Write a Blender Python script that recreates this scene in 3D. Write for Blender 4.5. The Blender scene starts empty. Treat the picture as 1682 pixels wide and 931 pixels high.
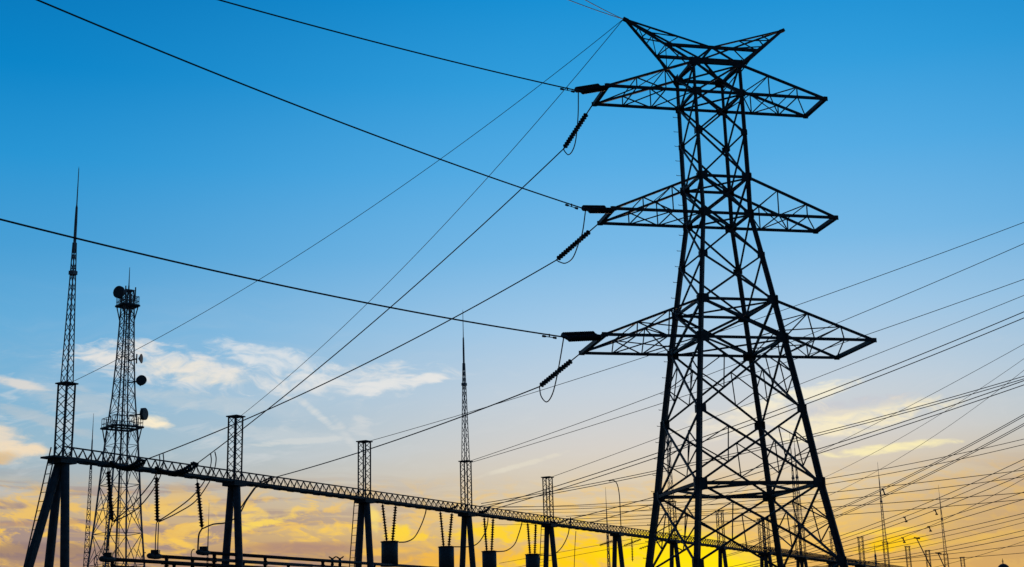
import bpy, math, random
from mathutils import Vector, Matrix
random.seed(7)
S = bpy.context.scene
COL = S.collection
R = math.radians

# ------------------------------------------------------------------ camera
W0, H0, FPX = 1682.0, 931.0, 2273.7
PITCH, ROLL, CAMZ = R(14.811), R(1.62), 1.7
Fw = Vector((0, math.cos(PITCH), math.sin(PITCH)))
U0 = Vector((0, -math.sin(PITCH), math.cos(PITCH)))
Rt = math.cos(ROLL) * Vector((1, 0, 0)) - math.sin(ROLL) * U0
Up = math.sin(ROLL) * Vector((1, 0, 0)) + math.cos(ROLL) * U0
CAM = Vector((0, 0, CAMZ))
cd = bpy.data.cameras.new('camera')
cam = bpy.data.objects.new('camera', cd)
COL.objects.link(cam)
cd.sensor_width = 36.0
cd.lens = 36.0 * FPX / W0
cd.clip_start, cd.clip_end = 0.1, 20000
cam.matrix_world = Matrix(((Rt.x, Up.x, -Fw.x, 0), (Rt.y, Up.y, -Fw.y, 0), (Rt.z, Up.z, -Fw.z, CAMZ), (0, 0, 0, 1)))
S.camera = cam


def ray(px, py):
    return Fw + Rt * ((px - W0 / 2) / FPX) + Up * ((H0 / 2 - py) / FPX)


def at(px, py, Y):
    """world point seen in direction (px, py) at distance Y along the ground axis"""
    d = ray(px, py)
    return CAM + d * (Y / d.y)


def pix(P):
    d = Vector(P) - CAM
    f = d.dot(Fw)
    return (W0 / 2 + FPX * d.dot(Rt) / f, H0 / 2 - FPX * d.dot(Up) / f)


def azel(px, py):
    d = ray(px, py).normalized()
    return math.degrees(math.atan2(d.x, d.y)), math.degrees(math.asin(d.z))


# ------------------------------------------------------------------ sky
SUN_AZ, SUN_EL = 8.0, 2.0


def lin(c):
    o = []
    for v in c:
        v /= 255.0
        o.append(v / 12.92 if v <= 0.04045 else ((v + 0.055) / 1.055) ** 2.4)
    return (o[0], o[1], o[2], 1)


world = bpy.data.worlds.new("World")
S.world = world
world.use_nodes = True
nt = world.node_tree
nt.nodes.clear()


def N(t):
    return nt.nodes.new(t)


def put(sock, v):
    if isinstance(v, bpy.types.NodeSocket):
        nt.links.new(v, sock)
    else:
        sock.default_value = v


def M(op, a, b=None, c=None, clamp=False):
    n = N('ShaderNodeMath')
    n.operation = op
    n.use_clamp = clamp
    for i, v in enumerate((a, b, c)):
        if v is not None:
            put(n.inputs[i], v)
    return n.outputs[0]


def smooth(x, lo, hi, a=0.0, b=1.0):
    n = N('ShaderNodeMapRange')
    n.interpolation_type = 'SMOOTHSTEP'
    put(n.inputs['Value'], x)
    n.inputs['From Min'].default_value = lo
    n.inputs['From Max'].default_value = hi
    n.inputs['To Min'].default_value = a
    n.inputs['To Max'].default_value = b
    return n.outputs['Result']


def mixc(f, a, b, mode='MIX'):
    n = N('ShaderNodeMix')
    n.data_type = 'RGBA'
    n.blend_type = mode
    put(n.inputs['Factor'], f)
    put([s for s in n.inputs if s.name == 'A' and s.type == 'RGBA'][0], a)
    put([s for s in n.inputs if s.name == 'B' and s.type == 'RGBA'][0], b)
    return [s for s in n.outputs if s.type == 'RGBA'][0]


def vec(x, y, z):
    n = N('ShaderNodeCombineXYZ')
    for i, v in enumerate((x, y, z)):
        put(n.inputs[i], v)
    return n.outputs[0]


def noise(v, scale, detail=5, rough=0.55, dist=0.0):
    n = N('ShaderNodeTexNoise')
    put(n.inputs['Vector'], v)
    n.inputs['Scale'].default_value = scale
    n.inputs['Detail'].default_value = detail
    n.inputs['Roughness'].default_value = rough
    n.inputs['Distortion'].default_value = dist
    return n.outputs['Fac']


def ramp(f, stops):
    n = N('ShaderNodeValToRGB')
    put(n.inputs[0], f)
    e = n.color_ramp.elements
    while len(e) < len(stops):
        e.new(0.5)
    for i, (p, c) in enumerate(stops):
        e[i].position = p
        e[i].color = lin(c)
    return n.outputs[0]


tc = N('ShaderNodeTexCoord')
sp = N('ShaderNodeSeparateXYZ')
nt.links.new(tc.outputs['Generated'], sp.inputs[0])
az = M('MULTIPLY', M('ARCTAN2', sp.outputs[0], sp.outputs[1]), 180 / math.pi)
el = M('MULTIPLY', M('ARCSINE', sp.outputs[2]), 180 / math.pi)
elf = M('DIVIDE', M('ADD', el, 2.0), 92.0, clamp=True)
daz = M('ABSOLUTE', M('SUBTRACT', az, SUN_AZ))


def E(d):
    return (d + 2.0) / 92.0


near_sun = ramp(elf, [(0, (70, 45, 25)), (E(0), (245, 170, 20)), (E(3.2), (228, 180, 92)), (E(4.6), (224, 191, 128)), (E(6.2), (219, 204, 176)),
                      (E(8), (212, 209, 204)), (E(10.2), (196, 210, 222)), (E(13), (162, 202, 233)), (E(16), (120, 187, 233)),
                      (E(19.5), (84, 174, 231)), (E(23), (48, 160, 224)), (E(27), (4, 142, 212)), (E(45), (0, 84, 150)), (1, (0, 40, 84))])
far_sun = ramp(elf, [(0, (55, 40, 34)), (E(0), (140, 105, 84)), (E(3.4), (166, 134, 112)), (E(4.8), (190, 158, 118)), (E(6.4), (176, 178, 176)),
                     (E(8.2), (150, 186, 206)), (E(10.5), (124, 181, 216)), (E(13), (100, 174, 220)), (E(16), (70, 160, 216)),
                     (E(19.5), (36, 150, 214)), (E(23), (0, 134, 203)), (E(27), (0, 119, 188)), (E(45), (0, 70, 130)), (1, (0, 40, 84))])
sky = mixc(smooth(daz, 3.0, 31.0), near_sun, far_sun)

# streaky cloud noise in azimuth / elevation
warp = noise(vec(M('MULTIPLY', az, 0.16), M('MULTIPLY', el, 0.30), 3.7), 1.0, 3, 0.5)
warp2 = M('MULTIPLY', M('SUBTRACT', warp, 0.5), 2.6)
streak = noise(vec(M('MULTIPLY', az, 0.26), M('ADD', M('MULTIPLY', el, 1.25), M('ADD', M('MULTIPLY', az, 0.10), warp2)), 1.3), 1.0, 7, 0.60, 0.3)
puff = noise(vec(M('MULTIPLY', az, 0.85), M('MULTIPLY', el, 1.3), 8.1), 1.0, 7, 0.58, 0.4)
veil = noise(vec(M('MULTIPLY', az, 0.10), M('ADD', M('MULTIPLY', el, 0.75), warp2), 5.5), 1.0, 6, 0.55, 0.2)
fine = noise(vec(M('MULTIPLY', az, 0.9), M('ADD', M('MULTIPLY', el, 2.6), M('ADD', M('MULTIPLY', az, 0.22), M('MULTIPLY', warp2, 1.6))), 2.2), 1.0, 6, 0.6, 0.5)
DPP = math.degrees(1.0 / FPX)


def cloud(px, py, rx, ry, rot, color, op=0.8, k=1.6, n=None, lo=0.15, hi=1.0, shade=None):
    """one cloud at a fixed bearing and elevation of the sky, rot = slope (degrees, + rises to the right)"""
    global sky
    a0, e0 = azel(px, py)
    da, de = M('SUBTRACT', az, a0), M('SUBTRACT', el, e0)
    c, s = math.cos(R(rot)), math.sin(R(rot))
    u = M('DIVIDE', M('ADD', M('MULTIPLY', da, c), M('MULTIPLY', de, s)), rx * DPP)
    v = M('DIVIDE', M('SUBTRACT', M('MULTIPLY', de, c), M('MULTIPLY', da, s)), ry * DPP)
    d2 = M('ADD', M('MULTIPLY', u, u), M('MULTIPLY', v, v))
    sh = M('ADD', M('SUBTRACT', 1.0, d2), M('MULTIPLY', M('SUBTRACT', n or streak, 0.5), k * 2))
    m = M('MULTIPLY', smooth(sh, lo, hi), op)
    col = lin(color)
    if shade:
        col = mixc(smooth(v, -0.9, 0.7), lin(shade), lin(color))
    sky = mixc(m, sky, col)


# wide, thin veils of the lower sky
sky = mixc(M('MULTIPLY', M('MULTIPLY', smooth(veil, 0.46, 0.74), smooth(el, 15.5, 9.0)), M('MULTIPLY', smooth(el, 3.0, 7.0), smooth(daz, 8.0, 24.0, 0.10, 0.42))), sky, lin((206, 214, 220)))
wisp = noise(vec(M('MULTIPLY', az, 0.55), M('ADD', M('MULTIPLY', el, 1.9), M('ADD', M('MULTIPLY', az, -0.30), M('MULTIPLY', warp2, 1.3))), 6.6), 1.0, 7, 0.62, 0.6)
band = noise(vec(M('MULTIPLY', az, 0.13), M('ADD', M('MULTIPLY', el, 2.1), M('MULTIPLY', warp2, 0.8)), 9.4), 1.0, 6, 0.58, 0.4)
sky = mixc(M('MULTIPLY', M('MULTIPLY', smooth(wisp, 0.50, 0.74), smooth(el, 13.5, 9.5)), M('MULTIPLY', smooth(el, 6.0, 8.5), smooth(daz, 10.0, 22.0, 0.10, 0.45))), sky, lin((222, 224, 224)))
sky = mixc(M('MULTIPLY', smooth(el, 7.4, 5.2), smooth(daz, 8.0, 26.0, 0.0, 0.45)), sky, lin((214, 178, 128)))
sky = mixc(M('MULTIPLY', M('MULTIPLY', smooth(band, 0.47, 0.58), smooth(el, 7.6, 5.8)), smooth(daz, 8.0, 24.0, 0.12, 0.88)), sky, lin((164, 142, 138)))
sky = mixc(M('MULTIPLY', M('MULTIPLY', smooth(fine, 0.45, 0.60), smooth(el, 7.2, 5.6)), smooth(daz, 6.0, 30.0, 0.45, 0.92)), sky, lin((250, 200, 88)))
sky = mixc(M('MULTIPLY', M('MULTIPLY', smooth(veil, 0.40, 0.60), smooth(el, 5.0, 3.4)), smooth(daz, 8.0, 18.0, 0.0, 0.75)), sky, lin((160, 126, 116)))
sky = mixc(M('MULTIPLY', M('MULTIPLY', smooth(az, 11.0, 21.0), smooth(az, 60.0, 30.0)), M('MULTIPLY', smooth(el, 8.5, 4.5), 0.55)), sky, lin((196, 160, 114)))
# single clouds
W = (236, 232, 226)
cloud(285, 602, 190, 36, -7, (234, 231, 226), 0.88, 1.9, fine, -0.1, 1.5)
cloud(330, 612, 125, 22, -10, (242, 233, 216), 0.8, 2.0, wisp, 0.0, 1.5)
cloud(190, 585, 80, 26, 14, W, 0.6, 1.5, fine, 0.1, 1.5)
cloud(560, 625, 200, 31, 3, (226, 228, 228), 0.84, 2.0, fine, -0.1, 1.5)
cloud(455, 594, 120, 26, -12, (226, 230, 232), 0.85, 1.6, fine, -0.1, 1.3)
cloud(640, 632, 90, 14, 6, (230, 231, 230), 0.8, 1.4, fine, -0.1, 1.2)
cloud(700, 622, 48, 15, 9, (232, 232, 230), 0.85, 0.8, fine)
cloud(247, 692, 44, 15, -4, (255, 240, 208), 0.95, 0.8, fine)
cloud(330, 660, 170, 20, -6, (190, 205, 214), 0.5, 1.2, fine)
cloud(140, 665, 120, 28, -12, (190, 202, 210), 0.55, 1.2, fine)
cloud(32, 630, 60, 10, -10, (226, 220, 212), 0.85, 0.9, fine)
cloud(-8, 722, 78, 30, -16, (236, 220, 198), 0.92, 1.3, fine, -0.1, 1.1)
cloud(26, 738, 58, 13, 0, (244, 222, 190), 0.92, 1.1, fine, -0.1, 1.0)
cloud(-5, 752, 44, 14, 10, (224, 190, 140), 0.85, 0.9, fine, 0.1, 1.1)
cloud(70, 690, 100, 14, -16, (186, 198, 206), 0.6, 1.2, fine)
cloud(526, 684, 56, 8, -40, (230, 229, 224), 0.6, 1.8, wisp, -0.1, 1.4)
cloud(568, 714, 48, 11, -56, (227, 226, 222), 0.6, 1.9, wisp, -0.1, 1.5)
cloud(595, 700, 30, 22, -70, (224, 224, 222), 0.45, 2.0, fine, 0, 1.5)
cloud(490, 725, 90, 7, 4, (224, 224, 218), 0.5, 1.6, fine)
cloud(470, 715, 150, 16, -4, (204, 212, 216), 0.45, 1.4, fine)
cloud(855, 764, 95, 6, 14, (228, 222, 204), 0.6, 0.9, fine)
cloud(50, 828, 130, 34, 4, (232, 192, 118), 0.7, 1.8, fine, 0.1, 1.5)
cloud(40, 860, 120, 6, 2, (190, 150, 120), 0.6, 1.5, fine)
cloud(60, 905, 190, 20, 0, (142, 118, 120), 0.75, 1.2, veil)
cloud(310, 838, 150, 12, 3, (240, 200, 116), 0.7, 1.2, fine)
cloud(430, 846, 125, 22, 10, (244, 208, 116), 0.8, 2.0, fine, 0.2, 1.5)
cloud(420, 862, 90, 8, 12, (252, 216, 96), 0.8, 1.8, fine, 0.2, 1.2)
cloud(545, 872, 110, 18, 8, (250, 206, 96), 0.82, 2.0, fine, 0.2, 1.5)
cloud(490, 899, 120, 12, 0, (176, 138, 120), 0.75, 1.0, veil)
cloud(300, 893, 34, 6, -22, (252, 204, 90), 0.85, 0.7, puff)
cloud(614, 852, 14, 30, 8, (250, 222, 120), 0.85, 1.4, puff, 0.1, 0.9)
cloud(655, 874, 30, 16, 8, (255, 216, 60), 0.92, 1.7, puff, 0.1, 0.9)
cloud(675, 884, 40, 7, 3, (254, 210, 70), 0.8, 1.5, fine, 0.1, 0.9)
cloud(640, 905, 90, 9, 2, (248, 194, 80), 0.7, 1.2, fine)
cloud(860, 872, 170, 22, 2, (254, 212, 40), 0.9, 1.5, fine)
cloud(935, 912, 175, 34, 3, (255, 208, 0), 0.95, 1.5, fine)
cloud(1105, 905, 150, 50, 0, (255, 224, 0), 0.97, 0.7, fine)
cloud(1150, 935, 170, 40, 0, (255, 230, 0), 0.97, 0.4, fine)
cloud(760, 915, 160, 18, 2, (246, 184, 60), 0.7, 1.3, fine)
cloud(1385, 690, 180, 27, 6, (250, 238, 202), 0.9, 1.7, fine, -0.05, 1.2)
cloud(1310, 650, 110, 15, 10, (248, 241, 214), 0.88, 1.4, fine, -0.05, 1.1)
cloud(1460, 736, 125, 9, 3, (252, 240, 186), 0.9, 1.1, fine, 0.0, 0.9)
cloud(1385, 668, 150, 16, 4, (196, 198, 208), 0.5, 1.2, fine)
cloud(1230, 690, 140, 30, 8, (242, 233, 210), 0.7, 1.6, fine, 0, 1.3)
cloud(1470, 892, 85, 17, 3, (255, 204, 10), 0.92, 1.0, fine)
cloud(1450, 872, 80, 6, 2, (250, 208, 80), 0.8, 0.9, fine)
cloud(1600, 885, 120, 8, 4, (232, 188, 96), 0.6, 1.2, fine)
# the sky away from the sunset is dim
sky = mixc(smooth(daz, 26.0, 110.0, 0.0, 0.88), sky, (0.004, 0.012, 0.03, 1))

nish = N('ShaderNodeTexSky')
nish.sky_type = 'NISHITA'
nish.sun_disc = False
nish.sun_elevation = R(SUN_EL)
nish.sun_rotation = R(SUN_AZ)
bg1, bg2, add = N('ShaderNodeBackground'), N('ShaderNodeBackground'), N('ShaderNodeMixShader')
nt.links.new(nish.outputs[0], bg1.inputs[0])
bg1.inputs[1].default_value = 0.08
put(bg2.inputs[0], sky)
bg2.inputs[1].default_value = 1.0
add.inputs[0].default_value = 0.97
nt.links.new(bg1.outputs[0], add.inputs[1])
nt.links.new(bg2.outputs[0], add.inputs[2])
wo = N('ShaderNodeOutputWorld')
nt.links.new(add.outputs[0], wo.inputs[0])

# low sun behind the pylon
sd = bpy.data.lights.new('sun', 'SUN')
sd.energy, sd.angle, sd.color = 0.5, R(0.5), (1.0, 0.66, 0.34)
sun = bpy.data.objects.new('sun', sd)
COL.objects.link(sun)
sdir = Vector((math.sin(R(SUN_AZ)) * math.cos(R(SUN_EL)), math.cos(R(SUN_AZ)) * math.cos(R(SUN_EL)), math.sin(R(SUN_EL))))
sun.rotation_euler = sdir.to_track_quat('Z', 'Y').to_euler()
vs = S.view_settings
vs.view_transform, vs.look, vs.exposure, vs.gamma = 'Standard', 'None', 0.0, 1.0
vs.use_curve_mapping = False
S.cycles.max_bounces = 4
S.cycles.pixel_filter_type = 'BLACKMAN_HARRIS'
S.cycles.filter_width = 1.5


# ------------------------------------------------------------------ materials
def material(name, col, rough=0.6, metal=0.0, var=0.35, scale=6.0):
    m = bpy.data.materials.new(name)
    m.use_nodes = True
    t = m.node_tree
    b = t.nodes['Principled BSDF']
    b.inputs['Roughness'].default_value = rough
    b.inputs['Metallic'].default_value = metal
    b.inputs['Specular IOR Level'].default_value = 0.25
    tx = t.nodes.new('ShaderNodeTexCoord')
    n = t.nodes.new('ShaderNodeTexNoise')
    n.inputs['Scale'].default_value = scale
    n.inputs['Detail'].default_value = 6
    t.links.new(tx.outputs['Object'], n.inputs['Vector'])
    r = t.nodes.new('ShaderNodeValToRGB')
    t.links.new(n.outputs['Fac'], r.inputs[0])
    r.color_ramp.elements[0].position, r.color_ramp.elements[1].position = 0.3, 0.7
    r.color_ramp.elements[0].color = tuple(c * (1 - var) for c in col) + (1,)
    r.color_ramp.elements[1].color = tuple(c * (1 + var) for c in col) + (1,)
    t.links.new(r.outputs[0], b.inputs['Base Color'])
    return m


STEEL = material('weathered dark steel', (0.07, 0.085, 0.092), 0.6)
MAST = material('galvanised mast steel', (0.24, 0.27, 0.29), 0.55)  # galvanised grey, lightened to put the far tower's aerial haze into the colour
CABLE = material('dark aluminium cable', (0.05, 0.052, 0.055), 0.6)
CERAM = material('dark glazed porcelain', (0.028, 0.022, 0.02), 0.45)
CONC = material('dark weathered concrete', (0.11, 0.115, 0.12), 0.85, 0, 0.3, 3)
DRUM = material('dark grey painted drum', (0.085, 0.11, 0.12), 0.6)
GROUND = material('dry gravel and grass', (0.10, 0.085, 0.06), 0.95, 0, 0.5, 0.4)


# ------------------------------------------------------------------ mesh builder
class MB:
    def __init__(s):
        s.v, s.f, s.sm = [], [], False

    def prism(s, p, q, prof, side=None):
        """sweep a closed 2D profile from p to q"""
        p, q = Vector(p), Vector(q)
        d = (q - p).normalized()
        a = Vector(side) if side is not None else Vector((0, 0, 1))
        if abs(d.dot(a.normalized())) > 0.96:
            a = Vector((0, 1, 0)) if abs(d.y) < 0.9 else Vector((1, 0, 0))
        x = d.cross(a).normalized()
        y = x.cross(d).normalized()
        n, i = len(prof), len(s.v)
        for c in (p, q):
            for u, w in prof:
                s.v.append(c + x * u + y * w)
        for k in range(n):
            s.f.append((i + k, i + (k + 1) % n, i + n + (k + 1) % n, i + n + k))
        s.f.append(tuple(i + k for k in reversed(range(n))))
        s.f.append(tuple(i + n + k for k in range(n)))
        return s

    def bar(s, p, q, w, h=None, side=None):
        w, h = w / 2, (h or w) / 2
        return s.prism(p, q, [(-w, -h), (w, -h), (w, h), (-w, h)], side)

    def angle(s, p, q, w, t=None, side=None):
        t = t or w * 0.16
        h = w / 2
        return s.prism(p, q, [(-h, -h), (h, -h), (h, -h + t), (-h + t, -h + t), (-h + t, h), (-h, h)], side)

    def box(s, c, sx, sy, sz):
        c = Vector(c)
        return s.bar(c - Vector((0, 0, sz / 2)), c + Vector((0, 0, sz / 2)), sx, sy, (0, 1, 0))

    def tube(s, pts, r, n=6, cap=True):
        pts = [Vector(p) for p in pts]
        rs = r if isinstance(r, (list, tuple)) else [r] * len(pts)
        i0, ref = len(s.v), None
        for k, p in enumerate(pts):
            d = (pts[min(k + 1, len(pts) - 1)] - pts[max(k - 1, 0)]).normalized()
            if ref is None:
                ref = Vector((0, 0, 1)) if abs(d.z) < 0.9 else Vector((1, 0, 0))
            x = (ref - d * ref.dot(d)).normalized()
            y = d.cross(x)
            ref = x
            for j in range(n):
                t = 2 * math.pi * j / n
                s.v.append(p + (x * math.cos(t) + y * math.sin(t)) * rs[k])
        for k in range(len(pts) - 1):
            for j in range(n):
                a, b = i0 + k * n + j, i0 + k * n + (j + 1) % n
                s.f.append((a, b, b + n, a + n))
        if cap:
            s.f.append(tuple(i0 + j for j in reversed(range(n))))
            s.f.append(tuple(i0 + (len(pts) - 1) * n + j for j in range(n)))
        s.sm = True
        return s

    def lathe(s, p, q, prof, n=12):
        """prof: (fraction along p-q, radius)"""
        p, q = Vector(p), Vector(q)
        d = (q - p).normalized()
        a = Vector((0, 0, 1)) if abs(d.z) < 0.9 else Vector((1, 0, 0))
        x = d.cross(a).normalized()
        y = d.cross(x)
        i0 = len(s.v)
        for t, r in prof:
            c = p.lerp(q, t)
            for j in range(n):
                w = 2 * math.pi * j / n
                s.v.append(c + (x * math.cos(w) + y * math.sin(w)) * max(r, 1e-4))
        m = len(prof)
        for k in range(m - 1):
            for j in range(n):
                a, b = i0 + k * n + j, i0 + k * n + (j + 1) % n
                s.f.append((a, b, b + n, a + n))
        s.f.append(tuple(i0 + j for j in reversed(range(n))))
        s.f.append(tuple(i0 + (m - 1) * n + j for j in range(n)))
        return s

    def plate(s, c, nrm, up, w, h, t=0.02):
        c, nrm = Vector(c), Vector(nrm).normalized()
        return s.bar(c - nrm * t / 2, c + nrm * t / 2, w, h, up)

    def build(s, name, mat, parent=None, loc=(0, 0, 0)):
        me = bpy.data.meshes.new(name)
        me.from_pydata([tuple(v) for v in s.v], [], s.f)
        me.materials.append(mat)
        if s.sm:
            me.polygons.foreach_set('use_smooth', [len(p.vertices) == 4 for p in me.polygons])
        me.update()
        o = bpy.data.objects.new(name, me)
        COL.objects.link(o)
        o.parent = parent
        o.location = loc
        return o


def tag(o, label=None, cat=None, group=None, kind=None):
    if label: o['label'] = label
    if cat: o['category'] = cat
    if group: o['group'] = group
    if kind: o['kind'] = kind
    return o


def empty(name, loc, rz=0.0):
    o = bpy.data.objects.new(name, None)
    o.empty_display_size = 0.5
    COL.objects.link(o)
    o.location = loc
    o.rotation_euler = (0, 0, rz)
    return o


def copy_part(o, parent, loc):
    c = o.copy()
    COL.objects.link(c)
    c.parent = parent
    c.location = loc
    for ch in list(o.children):
        copy_part(ch, c, ch.location.copy())
    return c


V = Vector
# ------------------------------------------------------------------ ground
g = MB()
NG = 24
for i in range(NG + 1):
    for j in range(NG + 1):
        x = (i / NG * 2 - 1) ** 3 * 4000
        y = (j / NG * 2 - 1) ** 3 * 4000 + 60
        g.v.append(V((x, y, 0)))
for i in range(NG):
    for j in range(NG):
        a = i * (NG + 1) + j
        g.f.append((a, a + NG + 1, a + NG + 2, a + 1))
tag(g.build('ground', GROUND), kind='structure')

# ------------------------------------------------------------------ the big pylon
PC, PSI = V((9.413, 60, 0)), 0.2205
Z = dict(T1=27.47, T2=26.03, M1=21.98, M2=20.25, B1=16.15, B2=14.40, P1=11.24, Q1=8.08, R1=4.83, G=0.15)
A = dict(T1=1.124, T2=1.127, M1=1.130, M2=1.112, B1=1.686, B2=1.920, P1=2.329, Q1=2.691, R1=3.15, G=3.78)
for nm, (a, b) in dict(TM=('T2', 'M1'), MB_=('M2', 'B1')).items():
    Z[nm] = (Z[a] + Z[b]) / 2 + (0.12 if nm == 'TM' else 0.05)
    A[nm] = (A[a] + A[b]) / 2
LEV = ['T1', 'T2', 'TM', 'M1', 'M2', 'MB_', 'B1', 'B2', 'P1', 'Q1', 'R1', 'G']
CORN = [(-1, -1), (1, -1), (1, 1), (-1, 1)]
pylon = empty('transmission_pylon', PC, PSI)
tag(pylon, 'tall dark steel lattice transmission pylon with three pairs of cross arms and a forked top', 'pylon')


def nd(l, c):
    return V((c[0] * A[l], c[1] * A[l], Z[l]))


def gw(p):
    return PC + Matrix.Rotation(PSI, 3, 'Z') @ V(p)


LEGW = dict(T1=0.15, T2=0.17, TM=0.19, M1=0.2, M2=0.21, MB_=0.23, B1=0.25, B2=0.26, P1=0.28, Q1=0.30, R1=0.31)
for c in CORN:
    m = MB()
    for a, b in zip(LEV, LEV[1:]):
        m.angle(nd(a, c), nd(b, c), LEGW[a] * .83, LEGW[a] * 0.46, side=(c[0], c[1], 0))
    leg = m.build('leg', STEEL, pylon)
    MB().lathe((c[0] * A['G'], c[1] * A['G'], 0), (c[0] * A['G'], c[1] * A['G'], 0.35), [(0, .5), (.8, .45), (1, .36)], 12).build('footing', CONC, pylon)
    if c == (-1, 1):
        z = 4.0
        while z < 26.2:
            for a, b in zip(LEV, LEV[1:]):
                if Z[b] <= z <= Z[a]:
                    p = nd(b, c).lerp(nd(a, c), (z - Z[b]) / (Z[a] - Z[b]))
            MB().tube([p + V((-0.05, 0, 0)), p + V((-0.30, 0, 0)), p + V((-0.31, 0, .035))], 0.014, 5).build('step_bolt', STEEL, leg)
            z += 0.72
SEC = 0.044
for a, b in zip(LEV, LEV[1:]):
    big = a in ('B2', 'P1', 'Q1', 'R1')
    w = {'T1': .085, 'M1': .095, 'B1': .105}.get(a, .080 if Z[a] > 15 else .088)
    for k in range(4):
        c0, c1 = CORN[k], CORN[(k + 1) % 4]
        nrm = V((c0[0] + c1[0], c0[1] + c1[1], 0)) * 0.5
        o1, o2 = nrm * 0.02, nrm * -0.07
        m = MB()
        p00, p01, p10, p11 = nd(a, c0), nd(a, c1), nd(b, c0), nd(b, c1)
        m.bar(p00 + o1, p11 + o1, w, w * .8, nrm)
        m.bar(p01 + o2, p10 + o2, w, w * .8, nrm)
        if big:
            wd, wu = (p10 - p11).length, (p00 - p01).length
            t0 = wu / (wu + wd)            # where the two diagonals cross
            for (u0, u1, l0, l1) in ((p00, p11, p10, p01), (p01, p10, p11, p00)):
                qa = u0.lerp(u1, t0 * .52)
                qb = l0.lerp(l1, (1 - t0) * .52)
                lm = u0.lerp(l0, 0.5)
                m.bar(qa, lm, SEC, SEC, nrm)
                m.bar(qb, lm, SEC, SEC, nrm)
                m.bar(qa, qb, SEC * .9, SEC * .9, nrm)
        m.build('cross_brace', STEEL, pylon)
# horizontal frames
for l in ('T1', 'T2', 'M1', 'M2', 'B1', 'B2', 'Q1'):
    m = MB()
    w = .14 if l in ('T1', 'Q1') else .11
    for k in range(4):
        m.bar(nd(l, CORN[k]), nd(l, CORN[(k + 1) % 4]), w, w)
    if l == 'Q1':
        mids = [(nd(l, CORN[k]) + nd(l, CORN[(k + 1) % 4])) / 2 for k in range(4)]
        for k in range(4):
            m.bar(mids[k] + V((0, 0, -.02)), mids[(k + 1) % 4] + V((0, 0, -.02)), .10)
    else:
        m.bar(nd(l, CORN[0]) + V((0, 0, .03)), nd(l, CORN[2]) + V((0, 0, .03)), .07)
        m.bar(nd(l, CORN[1]) + V((0, 0, -.05)), nd(l, CORN[3]) + V((0, 0, -.05)), .07)
    m.build('horizontal_frame', STEEL, pylon)
# gusset plates at the joints
for l in LEV[:-1]:
    for c in CORN:
        s_ = {'T1': .56, 'T2': .50, 'M1': .54, 'M2': .54, 'B1': .58, 'B2': .62, 'Q1': .62, 'TM': .36, 'MB_': .40, 'P1': .50}.get(l, .5)
        s_ *= .87
        m = MB()
        p = nd(l, c)
        m.plate(p + V((-c[0] * s_ * .18, c[1] * .07, 0)), (0, c[1], 0), (0, 0, 1), s_, s_ * .8, .02)
        m.plate(p + V((c[0] * .07, -c[1] * s_ * .18, 0)), (c[0], 0, 0), (0, 0, 1), s_, s_ * .8, .02)
        m.build('gusset_plate', STEEL, pylon)
# cross arms
ARMS = [('T1', 'T2', 5.247, 1.206), ('M1', 'M2', 5.243, 1.248), ('B1', 'B2', 6.133, 1.95)]
ARMTIP = {}
for i, (u, l, ln, td) in enumerate(ARMS):
    td = min(td, A[l] * .98)
    for sx in (-1, 1):
        m = MB()
        tips, nodes = {}, {}
        for sy in (-1, 1):
            tip = V((sx * ln, sy * td, Z[l]))
            up, lo = nd(u, (sx, sy)), nd(l, (sx, sy))
            m.bar(lo, tip + V((sx * .02, 0, 0)), .115)
            m.bar(up, tip, .10)
            us = [up.lerp(tip, t) for t in (1 / 3, 2 / 3)]
            ls = [lo.lerp(tip, t) for t in (1 / 3, 2 / 3)]
            for q, r_ in zip(us, ls):
                m.bar(q, r_, SEC)
            m.bar(us[0], lo, SEC * 1.1)
            m.bar(us[1], ls[0], SEC * 1.1)
            if sy * sx > 0: m.bar(us[0], ls[1], SEC * .8)
            tips[sy], nodes[sy] = tip, (us, ls, lo, up)
        m.bar(tips[-1] - V((0, .08, 0)), tips[1] + V((0, .08, 0)), .17)
        (u0, l0, a0, b0), (u1, l1, a1, b1) = nodes[-1], nodes[1]
        # plan bracing of the underside and ties of the top
        m.bar(a0, l1[0], SEC); m.bar(l0[0], l1[1], SEC); m.bar(l0[1], tips[1], SEC)
        for k in range(2):
            m.bar(l0[k], l1[k], SEC)
            m.bar(u0[k], u1[k], SEC * .8)
        if i == 2:
            for sy in (-1, 1):
                us, ls, lo, up = nodes[sy]
                m.bar(us[0], up.lerp(lo, .55), SEC); m.bar(us[1], up.lerp(lo, .8), SEC)
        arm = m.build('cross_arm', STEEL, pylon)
        for sy in (-1, 1):
            MB().plate(tips[sy] + V((sx * .0, 0, .0)), (0, 1, 0), (0, 0, 1), .26, .2, .03).build('hanger_plate', STEEL, arm)
            ARMTIP[(i, sx, sy)] = gw(tips[sy] + V((sx * .1, 0, -.05)))
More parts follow.
